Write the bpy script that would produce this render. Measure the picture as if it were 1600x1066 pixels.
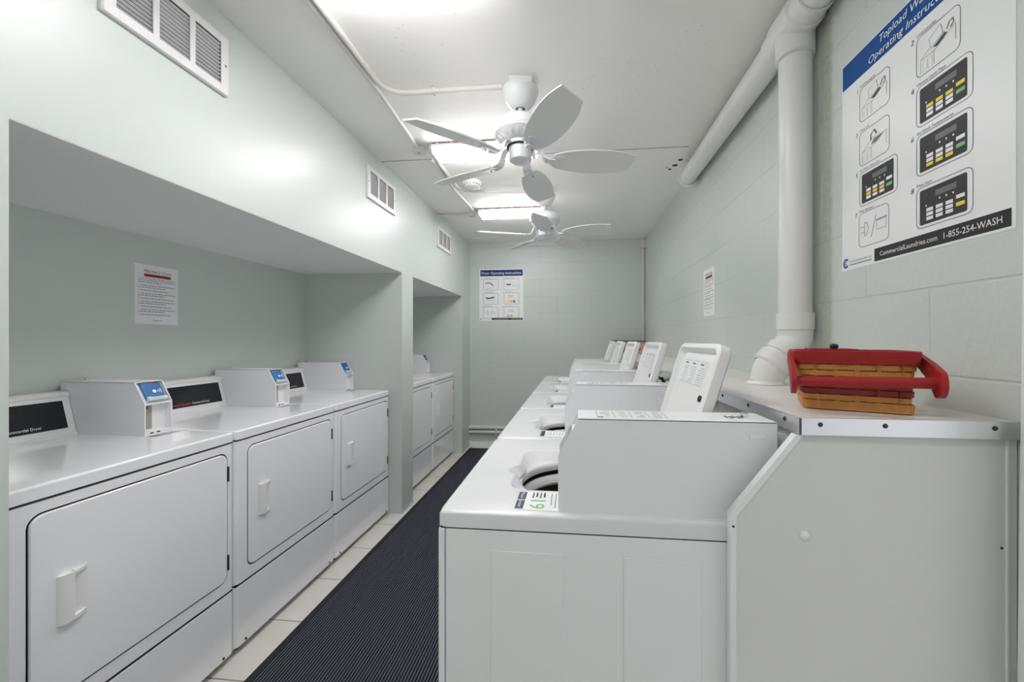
import bpy, bmesh, math, random
from mathutils import Vector, Matrix
R = math.radians
random.seed(7)
for o in list(bpy.data.objects):
    bpy.data.objects.remove(o)
SC = bpy.context.scene
COL = SC.collection

# ---------------------------------------------------------------- camera, world, exposure
F_PX, YAW, CX, CY = 613.0, 0.1047, 832.5, 531.4
cam = bpy.data.cameras.new('camera')
cam.sensor_fit = 'HORIZONTAL'; cam.sensor_width = 36.0
cam.lens = 36.0 * F_PX / 1600.0
cam.shift_x = -(CX - 800.0) / 1600.0
cam.shift_y = (CY - 533.0) / 1600.0
cam.clip_start = 0.02
camo = bpy.data.objects.new('camera', cam); COL.objects.link(camo)
camo.location = (0, 0, 1.30)
camo.rotation_euler = (R(90), 0, YAW)
SC.camera = camo
SC.cycles.max_bounces = 32; SC.cycles.diffuse_bounces = 24; SC.cycles.glossy_bounces = 8
DAYLIGHT = 0.88
w = bpy.data.worlds.new('world'); SC.world = w; w.use_nodes = True
w.node_tree.nodes['Background'].inputs[0].default_value = (0.97, 0.98, 1.0, 1)
w.node_tree.nodes['Background'].inputs[1].default_value = DAYLIGHT
vs = SC.view_settings
vs.view_transform = 'Standard'; vs.look = 'None'; vs.gamma = 1.0; vs.use_curve_mapping = False
vs.exposure = 0.0
LAMP_STRENGTH = 29.5
# unseen doorway opened up to add fill light on the dryers: a portal that guides the daylight coming through it
for nm, sx, sy, loc, rot in (('side_doorway_portal', 2.0, 1.0, (.832+.13, .22, 1.03), (0, R(90), 0)),):
    pl = bpy.data.lights.new(nm, 'AREA'); pl.shape = 'RECTANGLE'; pl.size = sx; pl.size_y = sy
    pl.cycles.is_portal = True
    plo = bpy.data.objects.new(nm, pl); COL.objects.link(plo)
    plo.location = loc; plo.rotation_euler = rot

# ---------------------------------------------------------------- room measures (metres)
XL, XR, YB, YF, CH = -1.277, 0.832, 4.72, -1.55, 2.492

# ---------------------------------------------------------------- materials
def sr(r, g, b):
    f = lambda c: (c/255/12.92) if c/255 <= .04045 else ((c/255+.055)/1.055)**2.4
    return (f(r), f(g), f(b), 1)

def mat(name, col, rough=.5, metal=0.0, coat=0.0, emit=None, es=0.0, spec=.5):
    m = bpy.data.materials.new(name); m.use_nodes = True
    b = m.node_tree.nodes['Principled BSDF']
    b.inputs['Base Color'].default_value = col
    b.inputs['Roughness'].default_value = rough
    b.inputs['Metallic'].default_value = metal
    b.inputs['Coat Weight'].default_value = coat
    b.inputs['Specular IOR Level'].default_value = spec
    if emit:
        b.inputs['Emission Color'].default_value = emit
        b.inputs['Emission Strength'].default_value = es
    return m

class NT:
    def __init__(s, m):
        s.t = m.node_tree; s.b = s.t.nodes['Principled BSDF']
    def n(s, kind, **kw):
        x = s.t.nodes.new(kind)
        for k, v in kw.items(): setattr(x, k, v)
        return x
    def l(s, a, b): s.t.links.new(a, b)
    def co(s):
        return s.n('ShaderNodeTexCoord').outputs['Object']
    def noise(s, vec, scale, detail=3, rough=.5):
        x = s.n('ShaderNodeTexNoise'); s.l(vec, x.inputs['Vector'])
        x.inputs['Scale'].default_value = scale; x.inputs['Detail'].default_value = detail
        x.inputs['Roughness'].default_value = rough
        return x.outputs['Fac']
    def math(s, op, a, b=None, clamp=False):
        x = s.n('ShaderNodeMath', operation=op, use_clamp=clamp)
        for i, v in enumerate((a, b)):
            if v is None: continue
            if isinstance(v, (int, float)): x.inputs[i].default_value = v
            else: s.l(v, x.inputs[i])
        return x.outputs[0]
    def ramp(s, fac, stops):
        x = s.n('ShaderNodeValToRGB'); s.l(fac, x.inputs[0])
        e = x.color_ramp.elements
        while len(e) < len(stops): e.new(0.5)
        for k, (p, c) in enumerate(stops):
            e[k].position = p; e[k].color = c
        return x.outputs[0]
    def mix(s, fac, a, b):
        x = s.n('ShaderNodeMix', data_type='RGBA')
        for i, v in ((0, fac), (6, a), (7, b)):
            if isinstance(v, (int, float, tuple)): x.inputs[i].default_value = v
            else: s.l(v, x.inputs[i])
        return x.outputs[2]
    def bump(s, h, strength, dist):
        x = s.n('ShaderNodeBump'); s.l(h, x.inputs['Height'])
        x.inputs['Strength'].default_value = strength; x.inputs['Distance'].default_value = dist
        s.l(x.outputs[0], s.b.inputs['Normal'])
    def sep(s, v):
        x = s.n('ShaderNodeSeparateXYZ'); s.l(v, x.inputs[0]); return x.outputs
    def comb(s, a, b, c=0.0):
        x = s.n('ShaderNodeCombineXYZ')
        for i, v in enumerate((a, b, c)):
            if isinstance(v, (int, float)): x.inputs[i].default_value = v
            else: s.l(v, x.inputs[i])
        return x.outputs[0]

MINT = sr(203, 209, 205)
def paint(name, col, scale=90, strength=.12, rough=.42):
    m = mat(name, col, rough); t = NT(m); c = t.co()
    t.bump(t.noise(c, scale, 4), strength, .002)
    return m

def block_wall(name, axis):
    m = mat(name, MINT, .45); t = NT(m); c = t.co(); s = t.sep(c)
    v = t.comb(s[axis], s[2])
    wob = t.n('ShaderNodeTexNoise'); t.l(c, wob.inputs['Vector']); wob.inputs['Scale'].default_value = 9
    add = t.n('ShaderNodeVectorMath', operation='MULTIPLY_ADD')
    t.l(wob.outputs['Color'], add.inputs[0]); add.inputs[1].default_value = (.006, .006, 0); t.l(v, add.inputs[2])
    b = t.n('ShaderNodeTexBrick'); t.l(add.outputs[0], b.inputs['Vector'])
    b.inputs['Scale'].default_value = 1; b.inputs['Mortar Size'].default_value = .004
    b.inputs['Mortar Smooth'].default_value = .6
    b.inputs['Brick Width'].default_value = .4064; b.inputs['Row Height'].default_value = .2035
    mort = b.outputs['Fac']
    patch = t.math('GREATER_THAN', t.noise(c, 2.2, 2), .42)
    mort = t.math('MULTIPLY', mort, t.math('ADD', t.math('MULTIPLY', patch, .7), .3))
    h = t.math('SUBTRACT', t.math('MULTIPLY', t.noise(c, 55, 5, .6), .5), mort)
    h = t.math('ADD', h, t.math('MULTIPLY', t.noise(c, 7, 3), .7))
    t.bump(h, .38, .006)
    col = t.mix(t.math('MULTIPLY', mort, .09), MINT, sr(150, 156, 148))
    if axis == 1:     # rough unpainted strip of wall behind the drain riser
        d = t.math('ABSOLUTE', t.math('SUBTRACT', s[1], 1.395))
        k = t.math('MULTIPLY', t.math('SUBTRACT', .05, t.math('ADD', d, t.math('MULTIPLY', t.noise(c, 30, 4), .03))), 60.0, True)
        k = t.math('MULTIPLY', k, t.math('GREATER_THAN', s[2], 1.15))
        k = t.math('MULTIPLY', k, t.noise(c, 60, 5, .7))
        col = t.mix(k, col, sr(150, 146, 130))
    t.l(col, t.b.inputs['Base Color'])
    return m

def ceiling_mat():
    m = mat('ceiling_paint', sr(246, 244, 241), .6); t = NT(m); c = t.co()
    v = t.n('ShaderNodeTexVoronoi'); t.l(c, v.inputs['Vector']); v.inputs['Scale'].default_value = 38
    dot = t.math('LESS_THAN', v.outputs['Distance'], .085)
    msk = t.math('GREATER_THAN', t.noise(c, 2.7, 3), .56)
    k = t.math('MULTIPLY', t.math('MULTIPLY', dot, msk), .6)
    t.l(t.mix(k, sr(246, 244, 241), sr(120, 105, 95)), t.b.inputs['Base Color'])
    t.bump(t.noise(c, 120, 3), .1, .002)
    return m

def tile_mat():
    m = mat('floor_tile', sr(214, 211, 205), .28); t = NT(m); c = t.co(); s = t.sep(c)
    def line(x, off):
        f = t.math('FRACT', t.math('DIVIDE', t.math('SUBTRACT', x, off), .318))
        d = t.math('MINIMUM', f, t.math('SUBTRACT', 1.0, f))
        return t.math('LESS_THAN', d, .009)
    g = t.math('MAXIMUM', line(s[0], -1.237), line(s[1], 1.688 - .318*9))
    n = t.mix(t.noise(c, 6, 4), sr(204, 200, 193), sr(224, 222, 217))
    t.l(t.mix(g, n, sr(140, 132, 122)), t.b.inputs['Base Color'])
    t.bump(t.math('SUBTRACT', 1.0, g), .5, .002)
    return m

def rug_mat():
    m = mat('ribbed_carpet', (.02, .02, .025, 1), .95, spec=.15); t = NT(m); c = t.co(); s = t.sep(c)
    x = t.math('ADD', s[0], t.math('MULTIPLY', t.noise(c, 60, 2), .0022))
    rib = t.math('ADD', t.math('MULTIPLY', t.math('SINE', t.math('MULTIPLY', x, 2*math.pi/.0125)), .5), .5)
    fleck = t.noise(c, 330, 2, .8)
    k = t.math('MULTIPLY', rib, t.math('ADD', t.math('MULTIPLY', fleck, 1.1), .15))
    t.l(t.ramp(k, [(0.08, sr(22, 23, 28)), (.42, sr(58, 60, 71)), (.85, sr(122, 124, 137))]), t.b.inputs['Base Color'])
    t.bump(t.math('ADD', rib, t.math('MULTIPLY', fleck, .5)), .8, .004)
    return m

def wood_mat(name, c0, c1, scale=(30, 30, 6)):
    m = mat(name, c0, .5); t = NT(m); c = t.co()
    mp = t.n('ShaderNodeMapping'); t.l(c, mp.inputs['Vector']); mp.inputs['Scale'].default_value = scale
    t.l(t.mix(t.noise(mp.outputs[0], 4, 4, .6), c0, c1), t.b.inputs['Base Color'])
    return m

def board_mat():
    m = mat('painted_board', sr(216, 216, 213), .5); t = NT(m); c = t.co()
    n = t.noise(c, 3.5, 5, .6)
    t.l(t.mix(n, sr(212, 212, 209), sr(224, 224, 221)), t.b.inputs['Base Color'])
    mp = t.n('ShaderNodeMapping'); t.l(c, mp.inputs['Vector']); mp.inputs['Scale'].default_value = (260, 40, 40)
    t.bump(t.noise(mp.outputs[0], 2, 3), .12, .001)
    return m

def brushed(name, col, rough):
    m = mat(name, col, rough, 1.0); t = NT(m); c = t.co()
    mp = t.n('ShaderNodeMapping'); t.l(c, mp.inputs['Vector']); mp.inputs['Scale'].default_value = (6, 6, 300)
    n = t.noise(mp.outputs[0], 3, 3)
    t.l(t.math('ADD', t.math('MULTIPLY', n, .25), rough - .1), t.b.inputs['Roughness'])
    return m

M = {}
M['mint'] = paint('mint_wall_paint', MINT, 70, .15, .36)
M['block_x'] = block_wall('mint_block_back', 0)
M['block_y'] = block_wall('mint_block_side', 1)
M['ceiling'] = ceiling_mat()
M['soffit'] = mat('white_soffit_paint', sr(232, 233, 233), .5)
M['seam'] = mat('ceiling_seam', sr(178, 175, 170), .7)
M['tile'] = tile_mat()
M['rug'] = rug_mat()
M['rubber'] = mat('black_rubber', sr(24, 24, 27), .7)
M['enamel'] = mat('white_enamel', sr(241, 241, 244), .16, coat=.4)
M['washer_top'] = mat('white_washer_top', sr(226, 226, 229), .18, coat=.3)
M['enamel_side'] = mat('white_enamel_satin', sr(234, 234, 237), .38)
M['plastic'] = mat('white_plastic', sr(232, 232, 232), .4)
M['trim'] = mat('white_trim_paint', sr(235, 235, 238), .4)
M['board'] = board_mat()
M['shelf'] = paint('shelf_laminate', sr(226, 223, 219), 25, .05, .3)
M['alu'] = brushed('aluminium_angle', (.78, .80, .82, 1), .32)
M['steel'] = brushed('drum_steel', (.13, .13, .12, 1), .5)
M['chrome'] = mat('chrome', (.8, .8, .8, 1), .12, 1.0)
M['dark'] = mat('black_parts_gap_shade', sr(20, 20, 22), .6)  # black parts, and shade painted into gaps between panels
M['dark_grey'] = mat('dark_grey_parts_seam_shade', sr(52, 52, 55), .6)  # dark grey parts and print, and shade painted into the washer seam
M['blackglass'] = mat('black_console_panel', sr(26, 28, 31), .12)
M['red_text'] = mat('red_lettering', sr(225, 60, 45), .5)
M['white_text'] = mat('white_lettering', sr(240, 240, 240), .5)
M['black'] = mat('black_print', sr(28, 28, 30), .5)
M['grey'] = mat('grey_print', sr(110, 110, 114), .5)
M['lgrey'] = mat('light_grey_print', sr(176, 176, 180), .5)
M['paper'] = mat('white_paper', sr(236, 237, 238), .4)
M['blue'] = mat('blue_print', sr(22, 84, 156), .5, spec=.2)
M['blue2'] = mat('dark_blue_print', sr(14, 54, 112), .5, spec=.2)
M['navy'] = mat('navy_print', sr(60, 62, 92), .5)
M['green'] = mat('green_print', sr(120, 190, 120), .5)
M['yellow'] = mat('yellow_print', sr(240, 214, 60), .5)
M['redbar'] = mat('dark_red_print', sr(165, 48, 45), .5)
M['readerblue'] = mat('card_reader_screen', sr(10, 104, 172), .2)
M['readergrey'] = mat('card_reader_grey', sr(190, 196, 202), .35)
M['slot'] = mat('slot_plate', sr(160, 154, 146), .5)
M['pvc'] = paint('painted_pvc', sr(226, 225, 223), 60, .05, .34)
M['conduit'] = mat('painted_conduit', sr(222, 220, 216), .4)
M['fan'] = mat('fan_white', sr(224, 225, 228), .3, coat=.2)
M['blade'] = mat('fan_blade', sr(226, 226, 226), .5)
M['lamp'] = mat('lamp_diffuser', sr(245, 245, 245), .4, emit=(1.0, .985, .985, 1), es=LAMP_STRENGTH)
M['brown'] = mat('brown_channel', sr(150, 105, 85), .6)
M['vent'] = mat('register_white', sr(226, 224, 226), .4)
M['ventin'] = mat('register_gap_shade', sr(70, 69, 72), .7)  # dark backing that paints shade behind the louvers
M['red'] = wood_mat('red_painted_wood', sr(168, 22, 26), sr(140, 16, 20))
M['tan'] = wood_mat('woven_splint', sr(212, 152, 80), sr(178, 116, 52))
M['weave_shade'] = mat('weave_gap_shade', sr(74, 44, 20), .8)  # shade painted between the splints of the weave
M['darkred'] = mat('dark_red_splint', sr(128, 24, 26), .5)
M['pink'] = mat('pink_cardboard', sr(206, 160, 150), .6)
M['umber'] = mat('brown_lid', sr(120, 105, 92), .6)
M['maroon'] = mat('maroon_disc', sr(110, 30, 32), .5)
M['plaster'] = mat('rough_plaster', sr(200, 197, 192), .8)
M['holes'] = mat('dark_hole', sr(70, 60, 55), .9)

# ---------------------------------------------------------------- mesh builder
_fontcache = {}
def text_geo(s):
    if s in _fontcache: return _fontcache[s]
    cu = bpy.data.curves.new('t', 'FONT'); cu.body = s; cu.size = 1; cu.resolution_u = 2
    ob = bpy.data.objects.new('t', cu); COL.objects.link(ob)
    dg = bpy.context.evaluated_depsgraph_get()
    me = bpy.data.meshes.new_from_object(ob.evaluated_get(dg))
    vs_ = [v.co.copy() for v in me.vertices]; fs = [tuple(p.vertices) for p in me.polygons]
    bpy.data.objects.remove(ob); bpy.data.curves.remove(cu); bpy.data.meshes.remove(me)
    x0 = min(v.x for v in vs_); x1 = max(v.x for v in vs_)
    _fontcache[s] = (vs_, fs, x0, x1)
    return _fontcache[s]

def rr(x0, x1, y0, y1, r, n=5):
    """rounded rectangle outline, ccw, 4*(n+1) points"""
    pts = []
    for cx, cy, a in ((x1-r, y1-r, 0), (x0+r, y1-r, 90), (x0+r, y0+r, 180), (x1-r, y0+r, 270)):
        for k in range(n+1):
            t = R(a + 90*k/n); pts.append((cx + r*math.cos(t), cy + r*math.sin(t)))
    return pts

def rr3(x0, x1, y0, y1, z, r, n=3): return [(x, y, z) for x, y in rr(x0, x1, y0, y1, r, n)]

class MB:
    def __init__(s, xf=None):
        s.bm = bmesh.new(); s.mats = []; s.xf = xf
    def mi(s, m):
        m = M[m]
        if m not in s.mats: s.mats.append(m)
        return s.mats.index(m)
    def v(s, p):
        p = Vector(p)
        return s.bm.verts.new(s.xf @ p if s.xf else p)
    def face(s, vs_, m):
        try: f = s.bm.faces.new(vs_)
        except ValueError: return
        f.material_index = s.mi(m)
        return f
    def merge(s, b, m):
        k = s.mi(m); mp = {}
        for v in b.verts: mp[v] = s.v(v.co)
        for f in b.faces:
            try:
                g = s.bm.faces.new([mp[v] for v in f.verts]); g.material_index = k
            except ValueError: pass
        b.free()
    def box(s, x0, x1, y0, y1, z0, z1, m, r=0, seg=2):
        b = bmesh.new(); bmesh.ops.create_cube(b, size=1)
        for v in b.verts:
            v.co = Vector(((x0+x1)/2 + v.co.x*(x1-x0), (y0+y1)/2 + v.co.y*(y1-y0), (z0+z1)/2 + v.co.z*(z1-z0)))
        if r: bmesh.ops.bevel(b, geom=list(b.edges), offset=r, segments=seg, affect='EDGES', profile=.5)
        s.merge(b, m); return s
    def obox(s, o, ex, ey, ez, m, r=0):
        """oriented box: corner o and three edge vectors"""
        o, ex, ey, ez = map(Vector, (o, ex, ey, ez)); b = bmesh.new(); bmesh.ops.create_cube(b, size=1)
        lx, ly, lz = ex.length, ey.length, ez.length
        for v in b.verts: v.co = Vector(((v.co.x+.5)*lx, (v.co.y+.5)*ly, (v.co.z+.5)*lz))
        if r: bmesh.ops.bevel(b, geom=list(b.edges), offset=r, segments=2, affect='EDGES', profile=.5)
        ux, uy, uz = ex/lx, ey/ly, ez/lz
        for v in b.verts: v.co = o + ux*v.co.x + uy*v.co.y + uz*v.co.z
        s.merge(b, m); return s
    def loops(s, loops, m, cap0=False, cap1=False, closed=True):
        rows = [[s.v(p) for p in l] for l in loops]
        n = len(rows[0])
        for a, b in zip(rows, rows[1:]):
            for k in range(n if closed else n-1):
                s.face([a[k], a[(k+1) % n], b[(k+1) % n], b[k]], m)
        if cap0: s.face(list(reversed(rows[0])), m)
        if cap1: s.face(rows[-1], m)
        return s
    def prism(s, pts, fn, d0, d1, m):
        """polygon pts (2d) extruded; fn(a,b,d) -> xyz"""
        return s.loops([[fn(a, b, d0) for a, b in pts], [fn(a, b, d1) for a, b in pts]], m, True, True)
    def quad(s, o, ex, ey, m):
        o, ex, ey = map(Vector, (o, ex, ey))
        s.face([s.v(o), s.v(o+ex), s.v(o+ex+ey), s.v(o+ey)], m); return s
    def lathe(s, prof, c, m, n=32, ax=(0, 0, 1), cap0=False, cap1=False):
        c = Vector(c); ax = Vector(ax).normalized()
        u = ax.orthogonal().normalized(); v = ax.cross(u)
        ls = [[c + ax*h + (u*math.cos(2*math.pi*k/n) + v*math.sin(2*math.pi*k/n))*r for k in range(n)] for r, h in prof]
        return s.loops(ls, m, cap0, cap1)
    def cyl(s, p0, p1, r, m, n=20, r1=None):
        p0, p1 = Vector(p0), Vector(p1); L = (p1-p0).length
        return s.lathe([(r, 0), (r if r1 is None else r1, L)], p0, m, n, p1-p0, True, True)
    def tube(s, path, r, m, n=16, caps=True):
        P = [Vector(p) for p in path]; rows = []; u = None
        rs = r if isinstance(r, (list, tuple)) else [r]*len(P)
        for i, p in enumerate(P):
            d = ((P[i]-P[i-1]).normalized() if i else Vector()) + ((P[i+1]-P[i]).normalized() if i < len(P)-1 else Vector())
            d.normalize()
            u = d.orthogonal().normalized() if u is None else (u - d*u.dot(d)).normalized()
            v = d.cross(u)
            rows.append([p + (u*math.cos(2*math.pi*k/n) + v*math.sin(2*math.pi*k/n))*rs[i] for k in range(n)])
        return s.loops(rows, m, caps, caps)
    def text(s, t, o, right, up, h, m, width=None, shear=0.0, align=0.0):
        """cap height h; align 0 left, .5 centre, 1 right of o"""
        vs_, fs, x0, x1 = text_geo(t)
        right, up, o = Vector(right).normalized(), Vector(up).normalized(), Vector(o)
        sy = h/.70; sx = sy if width is None else width/(x1-x0)
        L = (x1-x0)*sx
        q = [s.v(o + right*((v.x-x0)*sx - L*align + shear*v.y*sy) + up*(v.y*sy)) for v in vs_]
        for f in fs: s.face([q[k] for k in f], m)
        return s
    def build(s, name, parent=None, smooth=38, recalc=True):
        if recalc: bmesh.ops.recalc_face_normals(s.bm, faces=s.bm.faces)
        me = bpy.data.meshes.new(name); s.bm.to_mesh(me); s.bm.free()
        for m in s.mats: me.materials.append(m)
        me.polygons.foreach_set('use_smooth', [True]*len(me.polygons))
        me.set_sharp_from_angle(angle=R(smooth))
        o = bpy.data.objects.new(name, me); COL.objects.link(o)
        wn = o.modifiers.new('wn', 'WEIGHTED_NORMAL'); wn.keep_sharp = True; wn.weight = 100
        if parent: o.parent = parent
        return o

def fillet(path, rad, n=7):
    P = [Vector(p) for p in path]; out = [P[0]]
    for a, b, c in zip(P, P[1:], P[2:]):
        d0 = (a-b).normalized(); d1 = (c-b).normalized()
        ang = d0.angle(d1); t = min(rad/math.tan(ang/2), (a-b).length*.49, (c-b).length*.49)
        p0, p1 = b+d0*t, b+d1*t
        for k in range(n+1):
            q = k/n; out.append(p0*(1-q)**2 + b*2*q*(1-q) + p1*q*q)
    out.append(P[-1]); return out

def tag(o, label, cat, group=None, kind=None):
    o['label'] = label; o['category'] = cat
    if group: o['group'] = group
    if kind: o['kind'] = kind
    return o
def thing(name, label, cat, loc=(0, 0, 0), rz=0, group=None):
    o = bpy.data.objects.new(name, None); COL.objects.link(o)
    o.empty_display_size = .05; o.location = loc; o.rotation_euler = (0, 0, rz)
    return tag(o, label, cat, group)
def struct(o, label, cat):
    return tag(o, label, cat, kind='structure')
def copy_tree(o, parent=None):
    kids = [c for c in bpy.data.objects if c.parent == o]
    c = o.copy(); COL.objects.link(c); c.parent = parent
    for k in kids: copy_tree(k, c)
    return c

# ================================================================ THE SETTING
T = .12
b = MB(); b.box(-2.3, XR+.3, YF-.2, YB+.2, -.1, 0, 'tile')
struct(b.build('floor'), 'off-white square floor tiles with grey grout', 'floor')
b = MB(); b.box(-2.3, XR+.3, YF-.2, YB+.2, CH, CH+.1, 'ceiling')
ceil = struct(b.build('ceiling'), 'flat white painted ceiling with small dark specks', 'ceiling')
MB().box(XL, .70, 2.497, 2.503, CH-.0025, CH+.002, 'seam').build('seam', ceil)
MB().box(XL, XR, 4.485, 4.491, CH-.0025, CH+.002, 'trim').build('seam', ceil)
b = MB()
XA = -2.055                                              # back of the dryer alcoves
b.box(XA-T, XA, YF, YB, 0, CH, 'mint')
b.box(XA, XL, YF, .762, 0, 1.805, 'mint')
b.box(XA, XL, 2.811, 3.010, 0, 1.805, 'mint')
b.box(XA, XL, 4.393, YB, 0, 1.805, 'mint')
b.box(XA, XL, YF, YB, 1.805, CH, 'mint')
for ya_, yb_ in ((.762, 2.811), (3.010, 4.393)): b.box(XA, XL-.001, ya_, yb_, 1.803, 1.8055, 'soffit')
struct(b.build('wall_left'), 'smooth pale green wall with two alcoves for the dryers', 'wall')
b = MB(); b.box(XR, XR+T, .70, YB+T, 0, CH, 'block_y'); b.box(XR, XR+T, YF, -.26, 0, CH, 'block_y'); b.box(XR, XR+T, -.26, .70, 2.06, CH, 'block_y')  # door gap left open to add daylight from the side
struct(b.build('wall_right'), 'pale green painted block wall above the shelf', 'wall')
b = MB(); b.box(XA-T, XR, YB, YB+T, 0, CH, 'block_x')
struct(b.build('wall_back'), 'pale green painted block wall at the end of the room', 'wall')
b = MB(); b.box(XA-T, XR+T, YF-T, YF, 0, CH, 'mint')
struct(b.build('wall_front'), 'pale green wall behind the camera', 'wall')
b = MB(); b.box(XL, XR, YB-.012, YB, 0, .055, 'trim', .003)
struct(b.build('baseboard_back'), 'low pale baseboard strip at foot of the end wall', 'baseboard')
b = MB()
b.loops([[(.792, .70, 0), (XR, .70, 0), (XR, .80, 0), (.792, .80, 0)],
         [(.817, .70, 2.12), (XR, .70, 2.12), (XR, .80, 2.12), (.817, .80, 2.12)]], 'trim', True, True)
struct(b.build('trim_1'), 'white door casing at the right edge', 'trim')
b = MB(); b.box(.80, XR, -.36, -.26, 0, 2.16, 'trim', .003); b.box(.80, XR, -.26, .70, 2.06, 2.16, 'trim', .003)
struct(b.build('trim_2'), 'white casing over the doorway beside the camera', 'trim')

# ================================================================ PAYMENT BOX shared by washers and dryers
def payment_box(parent, xf, L, w=.105, visible_reader=True, sticker=False):
    """canonical: front at u=0 facing +u, body towards -u, width v 0..w, height from 0"""
    B = .003
    side = [(0, 0), (0, .123), (-.046, .207), (-L, .207), (-L, 0)]
    b = MB(xf)
    for v0, v1 in ((0, .004), (w-.004, w)):
        b.prism(side, lambda a, c, d: (a, d, c), v0, v1, 'enamel_side')
    b.box(-L, -.044, 0, w, .204, .208, 'enamel_side', .0012)
    b.box(-L, -L+.004, .004, w-.004, 0, .204, 'enamel_side')
    sl = Vector((-.046, 0, .084)).normalized(); nr = Vector((.084, 0, .046)).normalized()
    b.box(-.034, 0, .004, w-.004, 0, .012, 'enamel_side', .001)              # sill
    if visible_reader:
        b.box(-.034, -.030, .004, w-.004, .004, .12, 'enamel_side')          # recessed lower front
        b.box(-.034, -.001, .004, w-.004, .118, .123, 'enamel_side')         # ledge
        for q in (.02, .045): b.box(-.006, .0005, q, q+.012, .004, .009, 'dark')
        o = Vector((-.012, .004, .123)) - nr*.004
        b.obox(o, (0, w-.008, 0), sl*.094, -nr*.003, 'enamel_side')          # slanted recessed panel
    else:
        b.box(-.060, -.056, .004, w-.004, .012, .17, 'dark')  # dark panel paints the shade inside the open cavity
        b.box(-.095, -.030, .004, w-.004, .168, .173, 'enamel_side')
        b.box(-.099, -.095, .004, w-.004, .168, .204, 'enamel_side')
    for vv in (-.0008, w):                                                   # pressed mark near the rear top
        b.box(-L+.022, -L+.055, vv-.0006, vv+.0014, .172, .181, 'enamel_side', .0009)
    box = b.build('payment_box', parent)
    b = MB(xf); b.box(-.0305 if visible_reader else -.056, -.028 if visible_reader else -.052, .008, .05, .018, .112, 'slot', .001)
    b.box(-.029 if visible_reader else -.053, -.027 if visible_reader else -.051, .022, .036, .102, .106, 'dark')
    b.build('slot_plate', box)
    if visible_reader:
        b = MB(xf); o = Vector((-.012, .022, .123)) - nr*.003
        y = Vector((0, 1, 0))
        b.obox(o + sl*.014, y*.072, sl*.074, nr*.008, 'readerblue', .002)
        b.obox(o + sl*.006 + nr*.001, y*.076 - Vector((0, 0, 0)), sl*.017, nr*.013, 'readergrey', .003)
        p = o + nr*.0084
        b.quad(p + sl*.079 + y*.03, y*.026, sl*.007, 'redbar')
        b.quad(p + sl*.0225 + y*.004, y*.018, sl*.003, 'white_text')
        for k in range(3):                                                   # contactless arcs
            a = [p + y*(.048 + .006*k) + sl*(.047) + (sl*math.sin(R(t))*(.004+.0035*k) + y*math.cos(R(t))*.003) for t in (-65, -30, 0, 30, 65)]
            c = [q + y*.0022 for q in a]
            b.loops([a, c], 'white_text', closed=False)
        b.lathe([(0.0001, 0), (.007, 0)], p + y*.039 + sl*.047, 'white_text', 12, nr)
        b.build('card_reader', box)
    b = MB(xf); b.cyl((-L+.045, w*.5, .205), (-L+.045, w*.5, .216), .008, 'chrome', 16)
    b.cyl((-L+.045, w*.5, .213), (-L+.045, w*.5, .2175), .0055, 'chrome', 12)
    b.build('lock', box)
    if sticker:
        b = MB(xf); z = .2084
        b.quad((-.245, .010, z), (.165, 0, 0), (0, .085, 0), 'paper')
        z += .0004; rnd = random.Random(3)
        for k in range(5): b.quad((-.24 + .038*k, .014, z), (.0012, 0, 0), (0, .077, 0), 'grey')
        for k in range(4):
            for j in range(5):
                y0 = .018 + .015*j
                b.quad((-.234 + .038*k + rnd.random()*.006, y0, z), (.010 + .012*rnd.random(), 0, 0), (0, .004, 0), 'lgrey' if rnd.random() < .6 else 'grey')
        b.quad((-.10, .085, z), (.012, 0, 0), (0, .008, 0), 'black')
        b.build('instruction_sticker', box)
        b = MB(xf)
        for k in range(5): b.quad((-.375 - .008*k, .045 + .006*(k % 2), .2086), (.005, 0, 0), (0, .022, 0), 'black')
        b.build('mark', box)
    return box

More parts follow.
